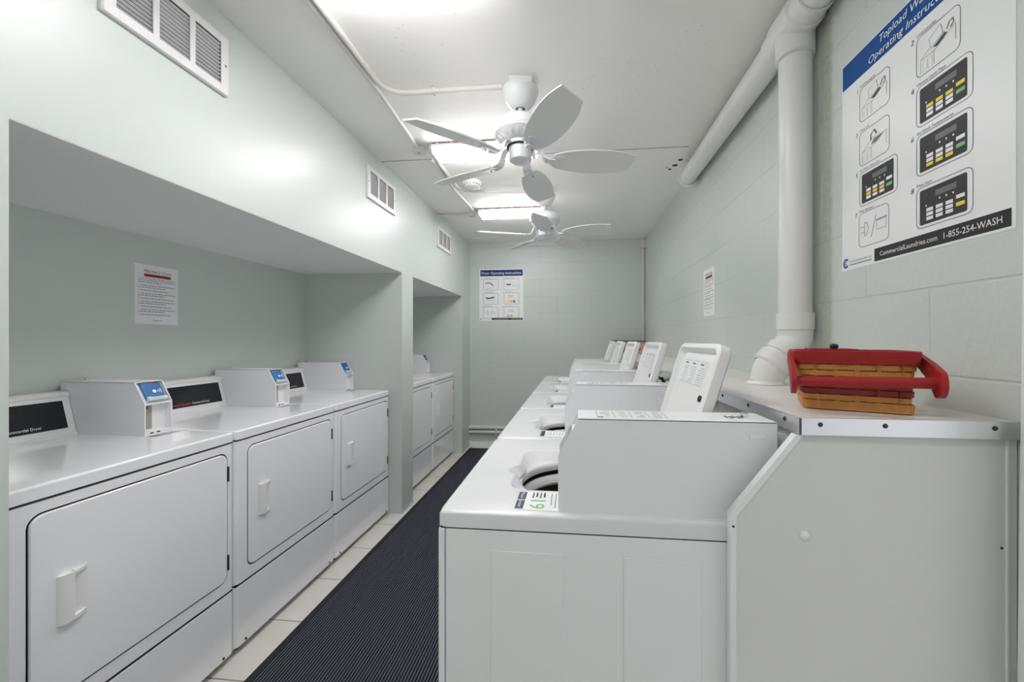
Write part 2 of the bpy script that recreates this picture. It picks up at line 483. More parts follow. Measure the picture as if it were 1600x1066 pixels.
# ================================================================ DRYERS
DW, DH = .668, .927
def make_dryer():
    root = thing('dryer', '', 'dryer', group='coin dryers in the wall alcoves')
    b = MB(); b.box(-.665, -.019, -DW, 0, .022, DH-.039, 'enamel_side', .002)
    for y in (-DW+.05, -.05):
        for x in (-.05, -.62): b.cyl((x, y, 0), (x, y, .03), .018, 'dark', 12)
    b.box(-.02, -.0135, -DW+.02, -.02, .03, DH-.042, 'dark')  # black backing puts shade into the gap round the door
    b.build('cabinet', root)
    # front panel with door opening
    y0, y1, z0, z1 = -.606, -.036, .342, .848
    P = lambda pts, x: [(x, a, c) for a, c in pts]
    b = MB(); out = rr(-DW, 0, .289, DH-.0425, .004); hole = rr(y0-.005, y1+.005, z0-.005, z1+.005, .034)
    vr = lambda k, x: P(rr(-DW+k, -k, .2893+min(k, .003), DH-.0428-min(k, .003), .003), x)
    rad = rr(-DW+.010, -.010, .2895, DH-.0415, .003)
    b.loops([P(out, -.03), vr(0, -.018), vr(.0014, -.011), vr(.0053, -.0053), vr(.011, -.0014), vr(.018, 0), P(hole, 0), P(hole, -.003)], 'enamel')
    b.loops([P(hole, -.003), P(hole, -.0135)], 'dark')  # walls of the gap blackened as painted shade
    b.box(-.029, -.003, -DW+.004, -.004, DH-.0432, DH-.0376, 'dark'); b.box(-.029, -.004, -DW+.004, -.004, .2825, .2895, 'dark')  # black strips paint shade into the seams above and below
    b.build('front_panel', root)
    b = MB(); d = rr(y0, y1, z0, z1, .03); d1 = rr(y0+.004, y1-.004, z0+.004, z1-.004, .027)
    b.loops([P(d, -.0132), P(d, -.002)], 'dark', True, False)  # door edge blackened too, shade of the gap
    b.loops([P(d, -.002), P(d, .001), P(rr(y0+.0015, y1-.0015, z0+.0015, z1-.0015, .029), .0035), P(d1, .0045)], 'enamel', False, True)
    door = b.build('door', root)
    b = MB()
    prof = [(-.556, .0035), (-.554, .010), (-.546, .0165), (-.530, .0185), (-.524, .0175), (-.520, .006), (-.520, .0035)]
    b.prism(prof, lambda a, c, dd: (c, a, dd), .536, .668, 'plastic')
    for za, zb in ((.536, .546), (.660, .668)):
        b.prism([(-.524, .0035), (-.524, .0175), (-.512, .015), (-.490, .0062), (-.488, .0035)], lambda a, c, dd: (c, a, dd), za, zb, 'plastic')
    b.box(.003, .0055, -.522, -.488, .54, .664, 'plastic', .001)
    b.build('handle', door)
    for z in (.765, .412):
        MB().box(-.002, .0075, -.0345, -.0295, z-.03, z+.03, 'dark_grey', .0015).build('hinge', door)
    b = MB(); rad = rr(-DW+.010, -.010, .034, .2785, .004)
    vl = lambda k, x: P(rr(-DW+k, -k, .03+min(k, .003), .2835-min(k, .003), .003), x)
    b.loops([vl(0, -.03), vl(0, -.018), vl(.0014, -.011), vl(.0053, -.0053), vl(.011, -.0014), vl(.018, 0)], 'enamel', True, True)
    for y in (-DW+.05, -.05): b.cyl((0, y, .043), (.0022, y, .043), .005, 'dark', 10)
    b.build('lower_panel', root)
    b = MB(); tl = lambda k, z: rr3(-.668+k, .003-k, -DW+k, -k, z, .018, 5)
    b.loops([tl(0, DH-.038), tl(0, DH-.008), tl(.0012, DH-.004), tl(.004, DH-.0012), tl(.008, DH)], 'enamel', True, True)
    top = b.build('top_panel', root)
    b = MB(); b.quad((-.262, -.116, DH+.0005), (.035, 0, 0), (0, .10, 0), 'lgrey')
    for k in range(5): b.quad((-.258+.006*k, -.111, DH+.0008), (.002, 0, 0), (0, .03+.05*((k*7) % 3)/3, 0), 'grey')
    b.build('sticker', top)
    # control console
    ya, yb = -DW+.004, -.1085
    prof = [(-.574, DH), (-.574, DH+.010), (-.580, DH+.014), (-.582, DH+.020), (-.6165, DH+.150), (-.612, DH+.153), (-.611, DH+.162), (-.618, DH+.169), (-.660, DH+.171), (-.668, DH+.165), (-.668, DH)]
    b = MB(); b.prism(prof, lambda a, c, dd: (a, dd, c), ya, yb, 'plastic')
    con = b.build('control_console', root)
    lo = Vector((-.582, 0, DH+.020)); hi = Vector((-.6165, 0, DH+.150)); up = (hi-lo).normalized(); nr = Vector((up.z, 0, -up.x))
    b = MB(); o = lo + up*.012 + Vector((0, ya+.022, 0)) - nr*.002
    b.obox(o, (0, yb-ya-.044, 0), up*.108, nr*.004, 'blackglass', .0012)
    pan = b.build('display_panel', con)
    b = MB(); o = lo + up*.022 + nr*.0026
    Y = Vector((0, 1, 0))
    b.text('Speed Queen', o + Y*(yb-.305), Y, up, .0135, 'red_text', .102, .12)
    b.text('Commercial Dryer', o + Y*(yb-.195), Y, up, .0105, 'white_text', .098)
    b.build('lettering', pan)
    payment_box(root, Matrix.Translation((-.28, -.106, DH)), .375)
    return root

DX = -1.375
D_LABEL = ['white front-loading dryer nearest the camera, cut off by the left edge of the alcove',
           'white dryer between two others in the long alcove, red lettering on its console',
           'white dryer at the far end of the long alcove, against the green pier',
           'white dryer partly hidden behind the green pier, first in the short alcove',
           'white dryer at the far end of the short alcove, closest to the end wall']
dry = make_dryer()
for i, y in enumerate((1.461, 2.135, 2.806, 3.705, 4.383)):
    o = dry if i == 0 else copy_tree(dry)
    o.location = (DX, y, 0); o['label'] = D_LABEL[i]

# ================================================================ WASHERS
WX, WY0, WP, WW, WD, WH = -.302, .848, .66, .652, .70, .92
def make_washer():
    root = thing('washing_machine', '', 'washing machine', group='top-load washers with open lids')
    b = MB(); b.loops([rr3(.017, WD, 0, WW, z, .004) for z in (.02, WH-.0385)], 'enamel_side', True, False)
    b.loops([rr3(.003, WD-.003, .003, WW-.003, z, .004) for z in (WH-.0395, WH-.0345)], 'dark_grey')  # dark band paints the shaded seam under the top
    for x in (.06, WD-.06):
        for y in (.06, WW-.06): b.cyl((x, y, 0), (x, y, .022), .02, 'dark', 12)
    for ys in (-.0022, WW-.0008):
        for x0, x1 in ((.120, .279), (.407, .566)):
            b.box(x0, x1, ys, ys+.003, .09, .838, 'enamel_side', .0013, 1)
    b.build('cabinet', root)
    b = MB(); b.box(0, .0155, 0, WW, .03, WH-.0385, 'enamel_side', .005); b.build('front_panel', root)
    # moulded top with lid recess and round opening, 160-ray loops
    N = 160; cx, cy = .315, .317
    def ray_rr(x0, x1, y0, y1, r):
        base = []
        for k in range(N):
            t = 2*math.pi*k/N; dx, dy = math.cos(t), math.sin(t)
            tt = min(((x1 if dx > 0 else x0)-cx)/dx if abs(dx) > 1e-9 else 1e9, ((y1 if dy > 0 else y0)-cy)/dy if abs(dy) > 1e-9 else 1e9)
            x, y = cx+dx*tt, cy+dy*tt
            # round the corner
            for qx, qy, sx, sy in ((x0+r, y0+r, -1, -1), (x1-r, y0+r, 1, -1), (x0+r, y1-r, -1, 1), (x1-r, y1-r, 1, 1)):
                if (x-qx)*sx > 0 and (y-qy)*sy > 0:
                    ex, ey = cx-qx, cy-qy; bb = ex*dx+ey*dy; cc = ex*ex+ey*ey-r*r
                    disc = bb*bb-cc
                    if disc > 0:
                        t2 = -bb+math.sqrt(disc); x, y = cx+dx*t2, cy+dy*t2
            base.append((x, y))
        return base
    def notch(l, amt):
        return [(x - amt*max(0, 1-abs(y-.30)/.04)**.5 if x < .2 and abs(y-.30) < .04 else x, y) for x, y in l]
    circ = lambda r: [(cx+r*math.cos(2*math.pi*k/N), cy+r*math.sin(2*math.pi*k/N)) for k in range(N)]
    Z = lambda l, z: [(x, y, z) for x, y in l]
    o0 = ray_rr(0, WD, 0, WW, .012); o1 = ray_rr(.003, WD-.003, .003, WW-.003, .014); o2 = ray_rr(.009, WD-.009, .009, WW-.009, .018)
    x0, x1, y0, y1 = .132, .560, .138, .505
    r0 = notch(ray_rr(x0, x1, y0, y1, .05), .026); r1 = notch(ray_rr(x0+.006, x1-.006, y0+.003, y1-.006, .05), .024)
    r2 = notch(ray_rr(x0+.020, x1-.02, y0+.008, y1-.026, .05), .010)
    b = MB()
    b.loops([Z(o0, WH-.036), Z(o0, WH-.008), Z(o1, WH-.002), Z(o2, WH), Z(r0, WH), Z(r1, WH-.004), Z(r2, WH-.027),
             Z(circ(.174), WH-.032), Z(circ(.168), WH-.034), Z(circ(.164), WH-.042), Z(circ(.166), WH-.055)], 'washer_top')
    top = b.build('top_panel', root, smooth=50)
    b = MB()
    b.lathe([(.166, WH-.056), (.19, WH-.062), (.19, WH-.075), (.168, WH-.078)], (cx, cy, 0), 'dark', 64)  # black band paints the shaded gap above the ring
    b.lathe([(.174, WH-.078), (.170, WH-.070), (.163, WH-.070), (.156, WH-.078), (.153, WH-.092), (.158, WH-.100)], (cx, cy, 0), 'plastic', 64)
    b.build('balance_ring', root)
    b = MB()
    b.lathe([(.157, WH-.098), (.20, WH-.115), (.205, WH-.20), (.20, WH-.50), (.19, WH-.53), (.0, WH-.53)], (cx, cy, 0), 'steel', 48)
    b.build('wash_basket', root)
    b = MB()
    b.lathe([(.12, WH-.529), (.06, WH-.50), (.04, WH-.40), (.032, WH-.22), (.028, WH-.19), (0, WH-.185)], (cx, cy, 0), 'plastic', 24)
    for k in range(4):
        t = R(45+90*k); d = Vector((math.cos(t), math.sin(t), 0)); q = Vector((-d.y, d.x, 0))*.006
        p = Vector((cx, cy, WH-.525)) - q
        b.loops([[p+d*.03, p+d*.11, p+d*.05+Vector((0, 0, .12)), p+d*.03+Vector((0, 0, .2))], [p+d*.03+q*2, p+d*.11+q*2, p+d*.05+q*2+Vector((0, 0, .12)), p+d*.03+q*2+Vector((0, 0, .2))]], 'plastic', True, True)
    b.build('agitator', root)
    # open lid
    a = R(17); A = Vector((math.sin(a), 0, math.cos(a))); C = Vector((-math.cos(a), 0, math.sin(a)))
    H0 = Vector((.566, 0, WH+.004)); lw0, lw1, LL = .142, .502, .378
    def L(pts, c): return [H0 + A*p + Vector((0, q, 0)) + C*(c(p) if callable(c) else c) for p, q in pts]
    b = MB()
    e0 = rr(0, LL, lw0, lw1, .030, 6); e1 = rr(.005, LL-.006, lw0+.006, lw1-.006, .027, 6)
    i0 = rr(.010, LL-.014, lw0+.014, lw1-.014, .022, 6); i1 = rr(.014, LL-.024, lw0+.024, lw1-.024, .02, 6); 
    floor_ = lambda p: .010 - .004*p/LL
    i2 = rr(.018, LL-.055, lw0+.036, lw1-.036, .02, 6)
    b.loops([L(e1, -.012), L(e0, -.006), L(e0, .016), L(e1, .021), L(i0, .0205), L(i1, .001), L(i2, .012)], 'plastic', True, True)
    lid = b.build('lid', root, smooth=50)
    b = MB(); q = H0 + C*.0124
    for s_ in (0, 1): b.cyl(q + A*.232 + Vector((0, lw0+.050, 0)), q + A*.232 + Vector((0, lw0+.050, 0)) + C*.004, .0085-.0025*s_, 'dark_grey' if not s_ else 'dark', 14)
    b.build('bumper', lid)
    b = MB(); q = H0 + C*.0126; Y = Vector((0, 1, 0)); rnd = random.Random(11)
    b.quad(q + A*.258 + Y*(lw0+.075), Y*.215, A*.070, 'paper')
    q = q + C*.0004
    for k in range(3):
        y_ = lw0+.082+.07*k
        b.quad(q + A*.3165 + Y*(y_+.014), Y*.03, A*.0045, 'grey')
        for j in range(8):
            b.quad(q + A*(.262+.0065*j) + Y*(y_+.004*rnd.random()), Y*(.035+.02*rnd.random()), A*.0018, 'lgrey')
        b.quad(q + A*.260 + Y*(y_-.0035), Y*.0009, A*.066, 'lgrey')
    for aa in (.259, .326): b.quad(q + A*aa + Y*(lw0+.076), Y*.213, A*.0009, 'lgrey')
    b.build('care_label', lid)
    for y in (lw0+.03, lw1-.05):
        MB().box(.560, .590, y, y+.022, WH-.002, WH+.016, 'dark_grey', .003).build('lid_hinge', root)
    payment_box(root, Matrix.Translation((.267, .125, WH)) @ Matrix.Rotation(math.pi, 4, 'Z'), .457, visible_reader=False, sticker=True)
    # lined sticker by the opening
    return root, top

def washer_sticker(parent, number):
    b = MB(); z = WH+.0006; Rt = Vector((0, -1, 0)); Up = Vector((1, 0, 0))
    O = Vector((.168, .128, z))           # left-bottom corner for a reader standing in the aisle (reads towards -Y)
    b.quad(O, Rt*.106, Up*.115, 'paper')
    q = O + Vector((0, 0, .0004))
    if number:
        for k in (0, 1): b.quad(q + Rt*(.004+.051*k), Rt*.046, Up*.019, 'navy')
        q2 = q + Vector((0, 0, .0003))
        for k, t in enumerate(('Please', 'enter')): b.text(t, q2 + Rt*(.009+.051*k) + Up*.006, Rt, Up, .008, 'paper', .034)
        b.text('19', q + Rt*.052 + Up*.032, Rt, Up, .036, 'green', .046)
        for j in range(4): b.quad(q + Rt*(.006) + Up*(.034+.009*j), Rt*(.034-.006*(j % 2)), Up*.004, 'black' if j % 2 else 'grey')
        for j in range(3): b.quad(q + Rt*.008 + Up*(.080+.010*j), Rt*(.07+.012*(j % 2)), Up*.002, 'grey')
    else:
        b.quad(q + Rt*.004, Rt*.09, Up*.017, 'black')
        for j in range(7): b.quad(q + Rt*.006 + Up*(.028+.012*j), Rt*(.06+.03*(j*5 % 3)/3), Up*.0025, 'lgrey')
    return b.build('number_sticker' if number else 'sticker', parent)

W_LABEL = ['white washer closest to the camera, beside the end panel, green 19 on its sticker',
           'second white washer from the camera, with its open lid just behind the nearest one',
           'middle washer of the row of five, open lid standing over its tub',
           'fourth white washer from the camera, second from the end wall',
           'white washer farthest from the camera, closest to the green end wall']
wash, wtop = make_washer()
copies = [copy_tree(wash) for k in range(4)]
washer_sticker(wtop, True)
for i, o in enumerate([wash] + copies):
    o.location = (WX, WY0 + WP*i, 0); o['label'] = W_LABEL[i]
    if i:
        t = [c for c in bpy.data.objects if c.parent == o and c.name.startswith('top_panel')][0]
        if i == 1: stk = washer_sticker(t, False)
        else:
            s2 = stk.copy(); COL.objects.link(s2); s2.parent = t

# ================================================================ SHELF AND END PANEL
SZ = 1.146
shelf = thing('wall_shelf', 'long white shelf with aluminium edge over the pipe chase behind the washers', 'shelf', (XR, .83, 0))
ox = lambda x: x - XR
oy = lambda y: y - .83
b = MB(); b.box(ox(.443), ox(XR-.002), oy(.822), oy(YB-.003), SZ-.028, SZ, 'shelf'); b.build('shelf_board', shelf)
b = MB(); b.box(ox(.452), ox(.470), oy(.846), oy(YB-.003), 0, SZ-.029, 'board'); b.build('front_board', shelf)
b = MB()
b.box(ox(.440), ox(.8285), oy(.818), oy(.822), SZ-.032, SZ+.0015, 'alu', .0008)
b.box(ox(.440), ox(.4435), oy(.818), oy(YB-.004), SZ-.032, SZ+.0015, 'alu', .0008)
ed = b.build('edge_trim', shelf)
for x in (.477, .593, .781):
    MB().lathe([(.0048, 0), (.004, .0016), (0, .002)], (ox(x), oy(.818), SZ-.011), 'dark_grey', 12, (0, -1, 0)).build('screw', ed)
for y in (.875, 1.048, 1.221, 1.46, 1.75, 2.05, 2.4):
    MB().lathe([(.0048, 0), (.004, .0016), (0, .002)], (ox(.440), oy(y), SZ-.011), 'dark_grey', 12, (-1, 0, 0)).build('screw', ed)
b = MB(); b.tube(fillet([(ox(.436), oy(1.30), SZ-.04), (ox(.436), oy(1.30), SZ-.065), (ox(.436), oy(1.325), SZ-.07), (ox(.436), oy(1.325), SZ-.045)], .01), .0025, 'chrome', 8)
b.box(ox(.436), ox(.452), oy(1.295), oy(1.33), SZ-.05, SZ-.04, 'alu')
b.tube([(ox(.437), oy(1.31), SZ-.06), (ox(.437), oy(1.31), SZ-.16)], .0018, 'dark_grey', 6)
b.build('hook', shelf)

pan = thing('end_panel', 'grey-white painted board with slanted corner beside the nearest washer', 'panel', (.57, .834, 0))
px = lambda x: x-.57
py = lambda y: y-.834
poly = [(.324, .003), (.8285, .003), (.8285, SZ-.034), (.452, SZ-.034), (.324, .950)]
b = MB(); b.prism([(px(x), z) for x, z in poly], lambda a, c, d: (a, d, c), py(.829), py(.843), 'board'); b.build('board', pan)
b = MB()
strip = [(.313, .003), (.3245, .003), (.3245, .9455), (.4505, SZ-.034), (.437, SZ-.034), (.313, .950)]
b.prism([(px(x), z) for x, z in strip], lambda a, c, d: (a, d, c), py(.826), py(.844), 'trim'); b.build('edge_strip', pan)
b = MB(); b.box(px(.809), px(.8135), py(.8262), py(.8295), .003, SZ-.035, 'trim', .001); b.build('corner_strip', pan)
b = MB(); b.lathe([(.0085, 0), (.0078, .003), (.005, .005), (0, .0055)], (px(.453), py(.829), .913), 'trim', 16, (0, -1, 0)); b.build('plug', pan)
for x, z in ((.803, .907), (.3185, .925)):
    MB().lathe([(.0028, 0), (.002, .0012), (0, .0015)], (px(x), py(.8262 if x < .4 else .829), z), 'dark_grey', 10, (0, -1, 0)).build('nail', pan)

# water taps on the board behind the washers
def make_tap():
    r = thing('water_tap', '', 'tap', group='water taps behind the washers')
    MB().box(-.004, 0, -.04, .04, -.026, .022, 'alu', .001).build('plate', r)
    b = MB(); b.cyl((0, 0, 0), (-.03, 0, 0), .011, 'chrome', 14); b.tube(fillet([(-.028, 0, .006), (-.028, 0, -.03), (-.028, .012, -.10)], .02), .009, 'dark_grey', 10); b.build('valve', r)
    b = MB(); b.cyl((-.03, 0, 0), (-.038, 0, 0), .006, 'chrome', 10); b.box(-.046, -.038, -.024, .024, -.007, .007, 'dark', .003); b.build('tap_handle', r)
    return r
tap = make_tap()
for i, (y, lab) in enumerate(((1.865, 'metal tap with dark handle between the first and second open lids'),
                              (2.525, 'metal tap with dark handle between the second and third open lids'),
                              (3.185, 'metal tap with dark handle between the third and fourth open lids'),
                              (3.845, 'metal tap with dark handle between the two farthest open lids'))):
    o = tap if i == 0 else copy_tree(tap)
    o.location = (.4395, y, 1.122); o['label'] = lab

# ================================================================ FLOOR RUNNER
rug = thing('floor_runner', 'dark ribbed carpet runner along the aisle between dryers and washers', 'rug', (-.78, 2.0, 0))
b = MB(); b.box(-1.215+.78, -.34+.78, .43-2.0, 4.57-2.0, 0.0005, .009, 'rug', .002); b.build('ribbed_pile', rug)
b = MB()
for x0, x1, y0, y1 in ((-1.245, -1.213, .40, 4.60), (-.342, -.31, .40, 4.60), (-1.213, -.342, .40, .43), (-1.213, -.342, 4.57, 4.60)):
    b.box(x0+.78, x1+.78, y0-2, y1-2, .0005, .006, 'rubber', .001)
b.build('rubber_edge', rug)

# ================================================================ CEILING LIGHTS
def make_light():
    r = thing('ceiling_light', '', 'light', group='fluorescent ceiling lights')
    W, D = .61, .165
    b = MB(); b.box(.004, W-.004, .010, D-.010, -.010, 0, 'brown')
    for k in range(7):
        for y in (.006, D-.014): b.box(.030+.090*k, .044+.090*k, y, y+.008, -.012, 0, 'fan', .001)
    b.build('mounting_channel', r)
    b = MB(); b.box(-.002, W+.002, 0, D, -.024, -.010, 'fan', .003)
    pr = [(.004, -.022), (D-.004, -.022), (D+.002, -.034), (D-.016, -.062), (.016, -.062), (-.002, -.034)]
    for x0, x1 in ((-.006, .008), (W-.008, W+.006)): b.prism(pr, lambda a, c, d: (d, a, c), x0, x1, 'fan')
    b.build('housing', r)
    b = MB(); pr = [(.008, -.0235), (D-.008, -.0235), (D, -.034), (D-.018, -.060), (.018, -.060), (.0, -.034)]
    b.prism(pr, lambda a, c, d: (d, a, c), .008, W-.008, 'lamp'); b.build('diffuser', r)
    return r
lt = make_light()
for i, (x, y, lab) in enumerate(((-.86, 1.055, 'lit fluorescent fixture at the top edge, nearest the camera'),
                                 (-.86, 2.285, 'lit fluorescent fixture behind the nearer ceiling fan'),
                                 (-.86, 3.47, 'lit fluorescent fixture behind the farther ceiling fan'),
                                 (-.86, -.15, 'lit fluorescent fixture overhead behind the camera'))):
    o = lt if i == 0 else copy_tree(lt)
    o.location = (x, y, CH); o['label'] = lab

# ================================================================ CEILING FANS
def make_fan():
    r = thing('ceiling_fan', '', 'ceiling fan', group='ceiling fans')
    z = -CH
    b = MB(); b.box(-.052, .052, -.052, .052, -.05, 0, 'fan', .003); b.build('mounting_block', r)
    b = MB(); b.lathe([(.070, -.034), (.083, -.038), (.085, -.048), (.080, -.056), (.078, -.066), (.070, -.088), (.055, -.108), (.036, -.122), (.022, -.125), (.020, -.118)], (0, 0, 0), 'fan', 40, cap0=True); b.build('canopy', r)
    b = MB(); b.cyl((0, 0, -.10), (0, 0, -.19), .0125, 'fan', 18); b.lathe([(.024, -.1195), (.0, -.1195)], (0, 0, 0), 'dark', 20); b.lathe([(.012, -.158), (.020, -.162), (.022, -.175), (.03, -.18)], (0, 0, 0), 'fan', 20); b.build('downrod', r)
    b = MB(); b.lathe([(0, -.176), (.035, -.178), (.085, -.184), (.112, -.196), (.122, -.214), (.123, -.236), (.118, -.244), (.119, -.250), (.106, -.262), (.082, -.277), (.070, -.282), (.0, -.282)], (0, 0, 0), 'fan', 48)
    for k in range(22):
        t = 2*math.pi*k/22; d = Vector((math.cos(t), math.sin(t), 0)); s_ = Vector((-d.y, d.x, 0))
        p = d*.0865 + Vector((0, 0, -.2755)); e = d*.018 + Vector((0, 0, .0118))
        b.obox(p - s_*.003, s_*.006, e, (d*.0025 + Vector((0, 0, -.004))), 'vent')
    b.build('motor_housing', r)
    b = MB(); b.lathe([(.058, -.280), (.064, -.283), (.064, -.300), (.058, -.303)], (0, 0, 0), 'fan', 40); b.lathe([(.062, -.2985), (.062, -.305), (.040, -.305)], (0, 0, 0), 'dark', 40)  # black ring paints the shaded gap between hub and cap
    b.build('hub', r)
    b = MB(); b.lathe([(.040, -.303), (.053, -.306), (.053, -.352), (.049, -.364), (.036, -.372), (.0, -.374)], (0, 0, 0), 'fan', 40)
    b.cyl((.051, -.012, -.325), (.0545, -.0128, -.325), .003, 'dark', 8); b.build('switch_cap', r)
    zb = -.358
    for k in range(5):
        R5 = Matrix.Rotation(R(72*k), 4, 'Z')
        xf = R5 @ Matrix.Translation((0, 0, zb)) @ Matrix.Rotation(R(-17), 4, 'X')
        b = MB(xf)
        half = [(.155, .040), (.20, .056), (.26, .068), (.33, .074), (.40, .073), (.455, .067), (.495, .058)]
        pts = [(x, -y) for x, y in half] + [(.536, -.046), (.518, .048)] + [(x, y) for x, y in reversed(half[:-1])]
        b.prism(pts, lambda a, c, d: (a, c, d), -.003, .003, 'blade')
        bl = b.build('blade', r)
        b = MB(xf); b.prism([(.135, -.012), (.15, -.030), (.20, -.034), (.215, -.020), (.215, .020), (.20, .034), (.15, .030), (.135, .012)], lambda a, c, d: (a, c, d), -.0075, -.0032, 'fan')
        b.xf = R5
        arm = fillet([(.050, 0, -.292), (.088, 0, -.294), (.112, 0, zb+.002), (.160, 0, zb-.006)], .03)
        tot_ = len(arm)-1
        b.loops([[p + Vector((0, sy_*(.014+.010*i/tot_), tz_)) for sy_, tz_ in ((-1, .003), (1, .003), (1, -.003), (-1, -.003))] for i, p in enumerate(arm)], 'fan', True, True)
        for y in (-.014, .014): b.cyl((.182, y, zb-.010), (.182, y, zb-.004), .004, 'lgrey', 8)
        b.build('blade_iron', bl)
    return r
fan = make_fan()
fan.location = (-.247, 1.80, CH); fan.rotation_euler = (0, 0, R(9.3))
fan['label'] = 'white five-blade ceiling fan nearer the camera, large in the picture'
f2 = copy_tree(fan); f2.location = (-.232, 3.12, CH); f2.rotation_euler = (0, 0, R(-17.5))
f2['label'] = 'white five-blade ceiling fan farther away, near the end wall'

# ================================================================ CONDUITS ON THE CEILING
CZ = CH - .0135
def conduit(name, label, path, r, fil=.10, clips=()):
    o = thing(name, label, 'conduit', path[0])
    q = Vector(path[0]); b = MB(); b.tube([p - q for p in fillet(path, fil, 9)], r, 'conduit', 12); b.build('pipe', o)
    for x, y, ax in clips:
        c = Vector((x, y, CZ)) - q; b = MB()
        if ax == 'x':
            b.box(c.x-.009, c.x+.009, c.y-.016, c.y+.016, c.z-.015, c.z+.013, 'conduit', .006); b.box(c.x-.008, c.x+.008, c.y-.032, c.y+.032, c.z+.010, c.z+.0135, 'conduit')
        else:
            b.box(c.x-.0155, c.x+.0155, c.y-.009, c.y+.009, c.z-.015, c.z+.013, 'conduit', .006); b.box(c.x-.016, c.x+.016, c.y-.008, c.y+.008, c.z+.010, c.z+.0135, 'conduit')
        b.build('clip', o)
    return o
conduit('electrical_conduit', 'thick white conduit bending across the ceiling to the nearer fan', [(-.890, -.9, CZ), (-.890, 1.80, CZ), (-.33, 1.80, CZ)], .0125, .12, [(-.66, 1.80, 'x')])
conduit('electrical_conduit', 'thinner white conduit running straight to the box beside the middle light', [(-.922, -.9, CZ+.002), (-.922, 1.8, CZ+.002), (-.955, 2.31, CZ+.002)], .0105, .1)
conduit('electrical_conduit', 'white conduit past the smoke detector bending to the farther fan', [(-.895, 2.50, CZ), (-.895, 3.03, CZ), (-.318, 3.10, CZ)], .0115, .13, [(-.70, 3.053, 'x')])
conduit('electrical_conduit', 'white conduit between the middle and the farthest ceiling light', [(-.924, 2.50, CZ+.002), (-.935, 3.0, CZ+.002), (-.905, 3.55, CZ+.002)], .010, .1)
conduit('electrical_conduit', 'short white conduit from the left wall to the box by the farthest light', [(XL+.003, 3.60, CZ), (-1.0, 3.60, CZ)], .0115, .1)
def jbox(x, y, lab):
    o = thing('junction_box', lab, 'junction box', (x, y, CH), group='ceiling junction boxes')
    MB().box(-.034, .034, -.026, .026, -.030, 0, 'conduit', .004).build('box', o)
    b = MB(); b.box(-.036, .036, -.028, .028, -.033, -.030, 'conduit', .001); b.lathe([(.010, 0), (.010, .003), (0, .004)], (0, 0, -.033), 'lgrey', 14, (0, 0, -1)); b.build('cover', o)
jbox(-.955, 2.345, 'white ceiling junction box at the left end of the middle light')
jbox(-.953, 3.60, 'white ceiling junction box at the left end of the farthest light')
sd = thing('smoke_detector', 'round white smoke detector on the ceiling between the two farther lights', 'smoke detector', (-.765, 2.90, CH))
b = MB(); b.lathe([(.072, 0), (.072, -.012), (.069, -.018)], (0, 0, 0), 'plastic', 36); b.build('base', sd)
b = MB(); b.lathe([(.068, -.018), (.064, -.022), (.060, -.038), (.045, -.046), (0, -.048)], (0, 0, 0), 'plastic', 36)
for k in range(16):
    t = 2*math.pi*k/16; d = Vector((math.cos(t), math.sin(t), 0)); s_ = Vector((-d.y, d.x, 0))
    b.obox(d*.0605 + s_*-.006 + Vector((0, 0, -.031)), s_*.012, d*.003, (0, 0, .005), 'dark_grey')
b.build('cover', sd)

# ================================================================ WALL VENTS (left wall)
def vent(y0, y1, z0, z1, lab):
    r = thing('air_vent', lab, 'vent', (XL, (y0+y1)/2, z0), group='white air registers high on the left wall')
    w, h = y1-y0, z1-z0; P = lambda pts, x: [(x, a, c) for a, c in pts]
    b = MB(); fr = .032
    out = rr(-w/2, w/2, 0, h, .003); o1 = rr(-w/2+.004, w/2-.004, .004, h-.004, .003)
    b.loops([P(out, .0), P(out, .010), P(o1, .014)], 'vent')
    cols = []; bar = .018; cw = (w-2*fr-2*bar)/3
    b.box(.0105, .014, -w/2+.003, w/2-.003, .003, fr, 'vent'); b.box(.0105, .014, -w/2+.003, w/2-.003, h-fr, h-.003, 'vent')
    b.box(.0105, .014, -w/2+.003, -w/2+fr, fr, h-fr, 'vent'); b.box(.0105, .014, w/2-fr, w/2-.003, fr, h-fr, 'vent')
    for k in range(2): b.box(.0105, .014, -w/2+fr+cw*(k+1)+bar*k, -w/2+fr+cw*(k+1)+bar*(k+1), fr, h-fr, 'vent')
    b.build('frame', r)
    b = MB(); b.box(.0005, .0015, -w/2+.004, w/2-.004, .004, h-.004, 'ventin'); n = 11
    for k in range(n):
        z = fr + (h-2*fr)*(k+.5)/n
        b.obox((.0045, -w/2+fr, z-.004), (0, w-2*fr, 0), (.0075, 0, .0050), (-.0006, 0, .0008), 'vent')
    b.build('louvers', r)
    for y in (-w/2+.014, w/2-.014):
        MB().lathe([(.004, 0), (.003, .0015), (0, .002)], (.014, y, h*.5), 'grey', 10, (1, 0, 0)).build('screw', r)
vent(.930, 1.320, 2.192, 2.405, 'white louvred air vent at the top left corner, largest in view')
vent(2.300, 2.680, 2.184, 2.388, 'white louvred air vent in the middle of the left wall')
vent(3.555, 3.945, 2.176, 2.374, 'white louvred air vent closest to the end wall')

